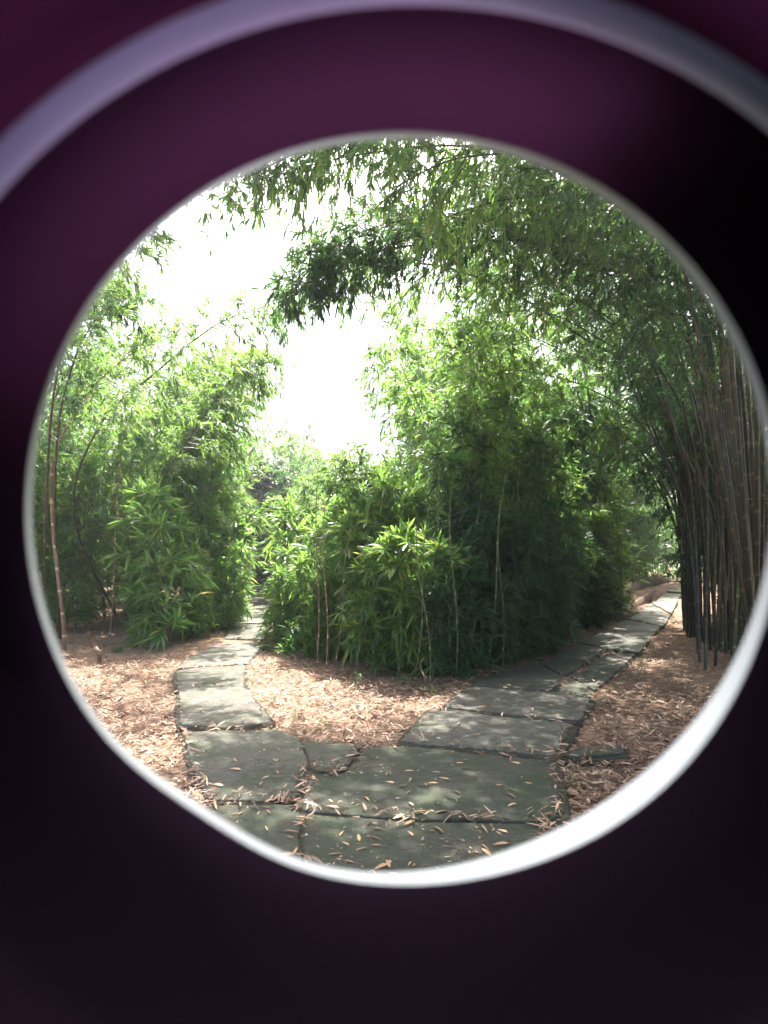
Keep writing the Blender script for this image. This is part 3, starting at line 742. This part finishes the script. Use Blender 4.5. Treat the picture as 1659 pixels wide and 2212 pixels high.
# ---- distant thicket closing the horizon
rg = np.random.default_rng(9)
fb = Batch()
n = 46000
ang = rg.uniform(-1.0, 1.0, n); rad_ = rg.uniform(33, 44, n)
zt = 5.6 + 1.2 * np.sin(ang * 9) + .8 * np.sin(ang * 23 + 1)
gapf = np.exp(-((ang + .09) / .1) ** 2)
zt = zt - 1.8 * gapf
pos = np.stack([rad_ * np.sin(ang), rad_ * np.cos(ang), rg.uniform(0, 1, n) ** .8 * zt], 1)
dr = rg.normal(size=(n, 3)) + [0, 0, -.5]
v, t_, q_ = leaf_arrays(pos, dr, unit(rg.normal(size=(n, 3)) * .5 + [0, 0, 1]), rg.uniform(.3, .6, n), rg.uniform(.07, .13, n), rg.uniform(.1, .4, n))
fb.add(v, t_, q_)
far = link('distant_bamboo', fb.mesh('distant_bamboo'), mat_leaf_shaded)
tag(far, 'far-off mass of bamboo closing the horizon behind the groves', 'bamboo thicket', kind='stuff')

# ---- edging boards of the ditch beside the right path
def board(pts, h, th, name):
    c_ = [G(*p) for p in pts]; n = 14
    sp = catmull(c_, n); b0 = sp[0].copy(); vs = []
    for i, p in enumerate(sp):
        t = (sp[min(i + 1, n - 1)] - sp[max(i - 1, 0)]).normalized(); nr = Vector((-t.y, t.x, 0)) * th / 2
        hh = h * (.86 + .14 * math.sin(i * 1.9)) * min(1, .35 + i * .3, .35 + (n - 1 - i) * .3)
        for q_, z in ((-1, -.25), (-1, hh), (1, hh), (1, -.25)): vs.append((p.x + nr.x * q_ - b0.x, p.y + nr.y * q_ - b0.y, z))
    qs = [(i * 4 + j, i * 4 + (j + 1) % 4, i * 4 + 4 + (j + 1) % 4, i * 4 + 4 + j) for i in range(n - 1) for j in range(4)]
    qs += [(0, 1, 2, 3), (4 * n - 1, 4 * n - 2, 4 * n - 3, 4 * n - 4)]
    o = link('edging_board', np_mesh('edging_board', np.array(vs), quads=qs, smooth=False), mat_edge); o.location = (b0.x, b0.y, 0)
    tag(o, name, 'edging', 'boards edging the ditch'); return o
k = M('weathered_wood'); k.l.new(k.ramp(k.noise(6, 8, .7, stretch=(1, 1, 8)), [(.3, (.06, .035, .022)), (.7, (.20, .12, .075))]), k.b.inputs['Base Color']); k.b.inputs['Roughness'].default_value = .85
mat_edge = k.m
board([(1336, 1318), (1362, 1288), (1400, 1266), (1446, 1259)], .5, .14, 'brown curved edging behind the dark ditch beside the right path')
board([(1352, 1322), (1382, 1300), (1415, 1280), (1444, 1266)], .12, .12, 'thin brown edging between the dark ditch and the right path')
# ------------------------------------------------------------------ litter
rg = np.random.default_rng(21)
def litter_pts(n, ymin, ymax):
    y = ymin * (ymax / ymin) ** rg.uniform(0, 1, n)
    x = rg.uniform(-.78, .78, n) * y
    return x, y
x1, y1 = litter_pts(130000, 2.2, 22)
x2, y2 = litter_pts(60000, 2.2, 9)
x, y = np.concatenate([x1, x2]), np.concatenate([y1, y2])
jx, jy = rg.normal(0, .035, len(x)), rg.normal(0, .035, len(x))
keep = ~on_slab(x + jx, y + jy)
ztop = gh(x, y)
for poly, (cx, cy, top, tx, ty) in SLAB_POLYS:
    m_ = inpoly(x, y, poly); ztop = np.where(m_, np.maximum(ztop, top + .002), ztop)
clump = np.sin(x * 3.1 + np.sin(y * 2.3)) * np.sin(y * 2.7 + np.sin(x * 1.9))
fine = np.sin(x * 9.1 + 2 * np.sin(y * 7.3)) * np.sin(y * 8.3 + 2 * np.sin(x * 6.1))
keep &= rg.uniform(size=len(x)) < .66 + .35 * clump + .3 * fine
x, y, ztop = x[keep], y[keep], ztop[keep]
n = len(x)
pos = np.stack([x, y, ztop + rg.uniform(.004, .045, n)], 1)
a = rg.uniform(0, 6.283, n)
dr = np.stack([np.cos(a), np.sin(a), rg.normal(0, .25, n)], 1)
L = rg.uniform(.035, .105, n)
v, t_, q_ = leaf_arrays(pos, dr, unit(np.stack([rg.normal(0, .45, n), rg.normal(0, .45, n), np.ones(n)], 1)), L, L * rg.uniform(.10, .2, n), rg.uniform(-.12, .2, n))
fb = Batch(); fb.add(v, t_, q_)
# crumbs and broken bits on the slabs, thicker near their edges
n = 14000
y = 2.3 * (14 / 2.3) ** rg.uniform(0, 1, n); x = rg.uniform(-.5, .6, n) * y
zz = np.full(n, -1.0)
for poly, (cx, cy, top, tx, ty) in SLAB_POLYS:
    m_ = inpoly(x, y, poly); zz = np.where(m_, top + .003 + (x - cx) * tx + (y - cy) * ty, zz)
pat = np.sin(x * 4.7 + 1.3 * np.sin(y * 3.9)) * np.sin(y * 4.1 + np.sin(x * 5.3))
k2 = (zz > -.5) & (rg.uniform(size=n) < .25 + .6 * pat)
x, y, zz = x[k2], y[k2], zz[k2]; n = len(x); a = rg.uniform(0, 6.283, n)
L = rg.uniform(.008, .034, n)
v, t_, q_ = leaf_arrays(np.stack([x, y, zz], 1), np.stack([np.cos(a), np.sin(a), rg.uniform(0, .12, n)], 1), unit(np.stack([rg.normal(0, .3, n), rg.normal(0, .3, n), np.ones(n)], 1)), L, L * rg.uniform(.15, .5, n), rg.uniform(0, .1, n))
fb.add(v, t_, q_)
lit = link('leaf_litter', fb.mesh('leaf_litter'), mat_litter)
tag(lit, 'thick carpet of dry tan bamboo leaves covering the ground beside the paths', 'leaf litter', kind='stuff')

# single leaves lying on the slabs
proto_leaves = []
for i in range(5):
    L = np.array([.085 + .012 * i])
    v, t_, q_ = leaf_arrays(np.array([[-.04, 0, .006]]), np.array([[1, .1 * i - .2, .12]]), np.array([[.1 * i - .2, .3, 1.0]]), L, L * (.16 + .02 * i), np.array([.12]))
    b = Batch(); b.add(v, t_, q_); proto_leaves.append(b.mesh('fallen_leaf'))
rs = random.Random(17)
cnt = 0; tries = 0
while cnt < 170 and tries < 20000:
    tries += 1
    dx, dy = rs.uniform(380, 1260), 1500 + 440 * rs.random() ** .8
    p = G(dx, dy, .05)
    hit = [s for s in SLAB_POLYS if inpoly(np.array([p.x]), np.array([p.y]), s[0])[0]]
    if not hit: continue
    cx, cy, top, tx, ty = hit[0][1]
    me = proto_leaves[rs.randrange(5)]
    o = link('fallen_leaf', me, mat_fallen)
    o.location = (p.x, p.y, top + (p.x - cx) * tx + (p.y - cy) * ty + .004)
    o.rotation_euler = (0, 0, rs.uniform(0, 6.28)); s = rs.uniform(.4, .85); o.scale = (s, s, s)
    tag(o, 'single dry tan bamboo leaf lying on the stone slabs', 'fallen leaf', 'dry leaves scattered on the slabs')
    cnt += 1
k = M('red_leaf'); k.b.inputs['Base Color'].default_value = (.35, .02, .025, 1)
me = proto_leaves[2].copy(); me.materials.clear()
o = link('fallen_leaf', me, k.m); p = G(1138, 1612, .085); o.location = (p.x, p.y, .093)
tag(o, 'small red leaf on the first slab of the right path', 'fallen leaf')

# ------------------------------------------------------------------ clip-on fisheye lens held before the camera: a real lens barrel, some 4 cm across
def glass_mat():
    k = M('frosted_glass_rim'); k.b.inputs['Base Color'].default_value = (.20, .22, .25, 1)
    k.b.inputs['Roughness'].default_value = .35
    tr = k.new('BsdfTranslucent'); tr.inputs['Color'].default_value = (.45, .47, .62, 1)
    ms = k.new('MixShader'); ms.inputs[0].default_value = .2
    k.l.new(k.b.outputs[0], ms.inputs[1]); k.l.new(tr.outputs[0], ms.inputs[2]); k.l.new(ms.outputs[0], k.out.inputs['Surface'])
    return k.m
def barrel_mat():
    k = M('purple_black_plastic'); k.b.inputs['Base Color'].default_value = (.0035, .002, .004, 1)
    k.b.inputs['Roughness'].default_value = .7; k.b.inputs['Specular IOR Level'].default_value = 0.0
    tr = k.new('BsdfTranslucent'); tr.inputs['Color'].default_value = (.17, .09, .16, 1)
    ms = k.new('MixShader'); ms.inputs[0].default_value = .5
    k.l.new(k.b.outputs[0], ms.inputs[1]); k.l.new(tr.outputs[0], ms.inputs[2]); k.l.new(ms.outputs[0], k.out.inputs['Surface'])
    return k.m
mat_rim, mat_barrel = glass_mat(), barrel_mat()
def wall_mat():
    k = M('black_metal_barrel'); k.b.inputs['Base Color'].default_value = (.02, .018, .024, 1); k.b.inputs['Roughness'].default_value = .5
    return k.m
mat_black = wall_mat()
mat_rear = mat_barrel.copy(); mat_rear.name = 'dark_purple_plastic'
for n_ in mat_rear.node_tree.nodes:
    if n_.type == 'BSDF_TRANSLUCENT': n_.inputs['Color'].default_value = (.13, .06, .12, 1)
root = link('fisheye_lens', None)
root.location = cam.location; root.rotation_euler = cam.rotation_euler
tag(root, 'round black and purple fisheye lens barrel with bright glass rims, framing the whole view', 'camera lens')
F = 1339.0                                            # the photo's focal length in its own pixels
NA = 192
def prof(rings, name, mat, closed=False):
    """surface through rings of points; each ring: function of the angle -> (x, y, z) in the lens's own frame (mm, -z forward)"""
    vs = []
    for f in rings:
        vs += [f(i * 2 * math.pi / NA) for i in range(NA)]
    qs = []
    R = len(rings)
    for r_ in range(R if closed else R - 1):
        for i in range(NA):
            j = (i + 1) % NA; r2 = (r_ + 1) % R
            qs.append((r_ * NA + i, r_ * NA + j, r2 * NA + j, r2 * NA + i))
    return link(name, np_mesh(name, np.array(vs) * .001, quads=qs), mat, root)
def circ(cx, cy, r, z, warp=None):
    def f(a):
        rr = r + (warp(a) if warp else 0)
        x = (cx - 829.5 + rr * math.cos(a)) / F; y = -(cy - 1106 - rr * math.sin(a)) / F
        return (x * z, y * z, -z)
    return f
def bumpf(a, c0, w_, h): 
    d = (a - c0 + math.pi) % (2 * math.pi) - math.pi
    return h * math.exp(-(d / w_) ** 2)
# angle 0 = right, pi/2 = up in the photo
def inner(a):   # edge of the clear view: flattened at the lower left
    return -bumpf(a, math.radians(236), .26, 26) - bumpf(a, math.radians(300), .62, 30) 
def outer(a):
    return -bumpf(a, math.radians(236), .24, 22) + bumpf(a, math.radians(282), .5, 18)
CX, CY, RR = 868, 1100, 806
def plain(r, z): return lambda a: (r * math.cos(a), r * math.sin(a), -z)
def thick(a): return -8 + bumpf(a, math.radians(308), .6, 34) + bumpf(a, math.radians(40), .8, 10)
def rim_in(a): return inner(a)
def rim_mid(a): return inner(a) * .9 + thick(a) * .5
def rim_out(a): return inner(a) * .8 + thick(a)
prof([circ(CX, CY, RR - 6, 27, rim_in), circ(CX, CY, RR + 1, 26.2, rim_mid), circ(CX, CY, RR + 8, 25, rim_out), circ(CX, CY, RR + 14, 24.6, rim_out)], 'glass_rim', mat_rim)
prof([circ(CX, CY, RR + 14, 24.6, rim_out), circ(CX, CY, 890, 23.5), circ(CX + 6, CY + 30, 1000, 21.5), circ(900, 1200, 1196, 19.25), circ(900, 1200, 1262, 18.2)], 'inner_cone', mat_barrel)
NA_ = NA
def arc_prof(a0, a1, rows, name, mat, n=120):
    vs = []
    for f in rows: vs += [f(math.radians(a0 + (a1 - a0) * i / (n - 1))) for i in range(n)]
    qs = [(r_ * n + i, r_ * n + i + 1, (r_ + 1) * n + i + 1, (r_ + 1) * n + i) for r_ in range(len(rows) - 1) for i in range(n - 1)]
    return link(name, np_mesh(name, np.array(vs) * .001, quads=qs), mat, root)
k = M('frosted_ring'); k.b.inputs['Base Color'].default_value = (.5, .68, .85, 1); k.b.inputs['Roughness'].default_value = .5
tr = k.new('BsdfTranslucent'); tr.inputs['Color'].default_value = (.6, .85, 1, 1); ms = k.new('MixShader'); ms.inputs[0].default_value = .6
k.l.new(k.b.outputs[0], ms.inputs[1]); k.l.new(tr.outputs[0], ms.inputs[2]); k.l.new(ms.outputs[0], k.out.inputs['Surface'])
arc_prof(25, 165, [circ(900, 1200, 1190, 19.15), circ(900, 1200, 1200, 18.5), circ(900, 1200, 1225, 18.1), circ(900, 1200, 1250, 18.0), circ(900, 1200, 1272, 17.95)], 'retaining_ring', k.m)
prof([circ(900, 1200, 1262, 18.2), circ(880, 1150, 1500, 15.0), plain(19.0, 10), plain(19.0, -8), plain(.01, -8)], 'rear_barrel', mat_rear)
FS = [circ(CX, CY, RR - 6, 27, rim_in), plain(17.6, 28), plain(18.8, 27), plain(18.6, 24), circ(900, 1200, 1230, 20.4)]
arc_prof(62, 162, FS, 'front_glow_arc', mat_barrel)  # translucent arc added so daylight through it makes the purple glow on top
arc_prof(162, 422, FS, 'front_shell', mat_black)  # opaque arc, added to keep the lower and right cone dark
arc_prof(50, 178, [circ(900, 1200, 1230, 20.4), circ(900, 1200, 1192, 19.4)], 'slot_edge', mat_barrel)
def band_front(a):
    d = math.degrees(a) % 360
    c_ = 1.0 if d < 50 or d > 178 else max(0.0, (150 - d) / 100) ** 1.0
    p, q_ = circ(900, 1200, 1230, 20.4)(a), circ(900, 1200, 1460, 17.2)(a)
    return tuple(q_[m] + (p[m] - q_[m]) * max(c_, .01) for m in range(3))
arc_prof(178, 510, [band_front, circ(900, 1200, 1460, 17.2)], 'middle_band', mat_black, 240)  # slot added at upper left to let light onto the ring, closing rightward
prof([circ(900, 1200, 1268, 18.1), circ(900, 1200, 1460, 17.2), plain(21.5, 15.5), plain(21.5, -9.5), plain(.01, -9.5)], 'rear_shell', mat_rear)

# ------------------------------------------------------------------ haze volume added for the glow around the bright sky
k = M('haze_air'); k.n.remove(k.b)
vol = k.new('VolumePrincipled'); vol.inputs['Color'].default_value = (.9, .95, 1, 1); vol.inputs['Density'].default_value = .0020; vol.inputs['Anisotropy'].default_value = .55
k.l.new(vol.outputs[0], k.out.inputs['Volume'])
hx0, hx1, hy0, hy1, hz0, hz1 = -262, 262, -62, 402, -1.6, 12
hv = [(x_, y_, z_) for z_ in (hz0, hz1) for y_ in (hy0, hy1) for x_ in (hx0, hx1)]
haze = link('haze', np_mesh('haze', hv, quads=[(0, 2, 3, 1), (4, 5, 7, 6), (0, 1, 5, 4), (2, 6, 7, 3), (0, 4, 6, 2), (1, 3, 7, 5)], smooth=False), k.m)
tag(haze, kind='stuff'); haze['label'] = 'thin pale haze added for sky glow over the groves'; haze['category'] = 'haze'
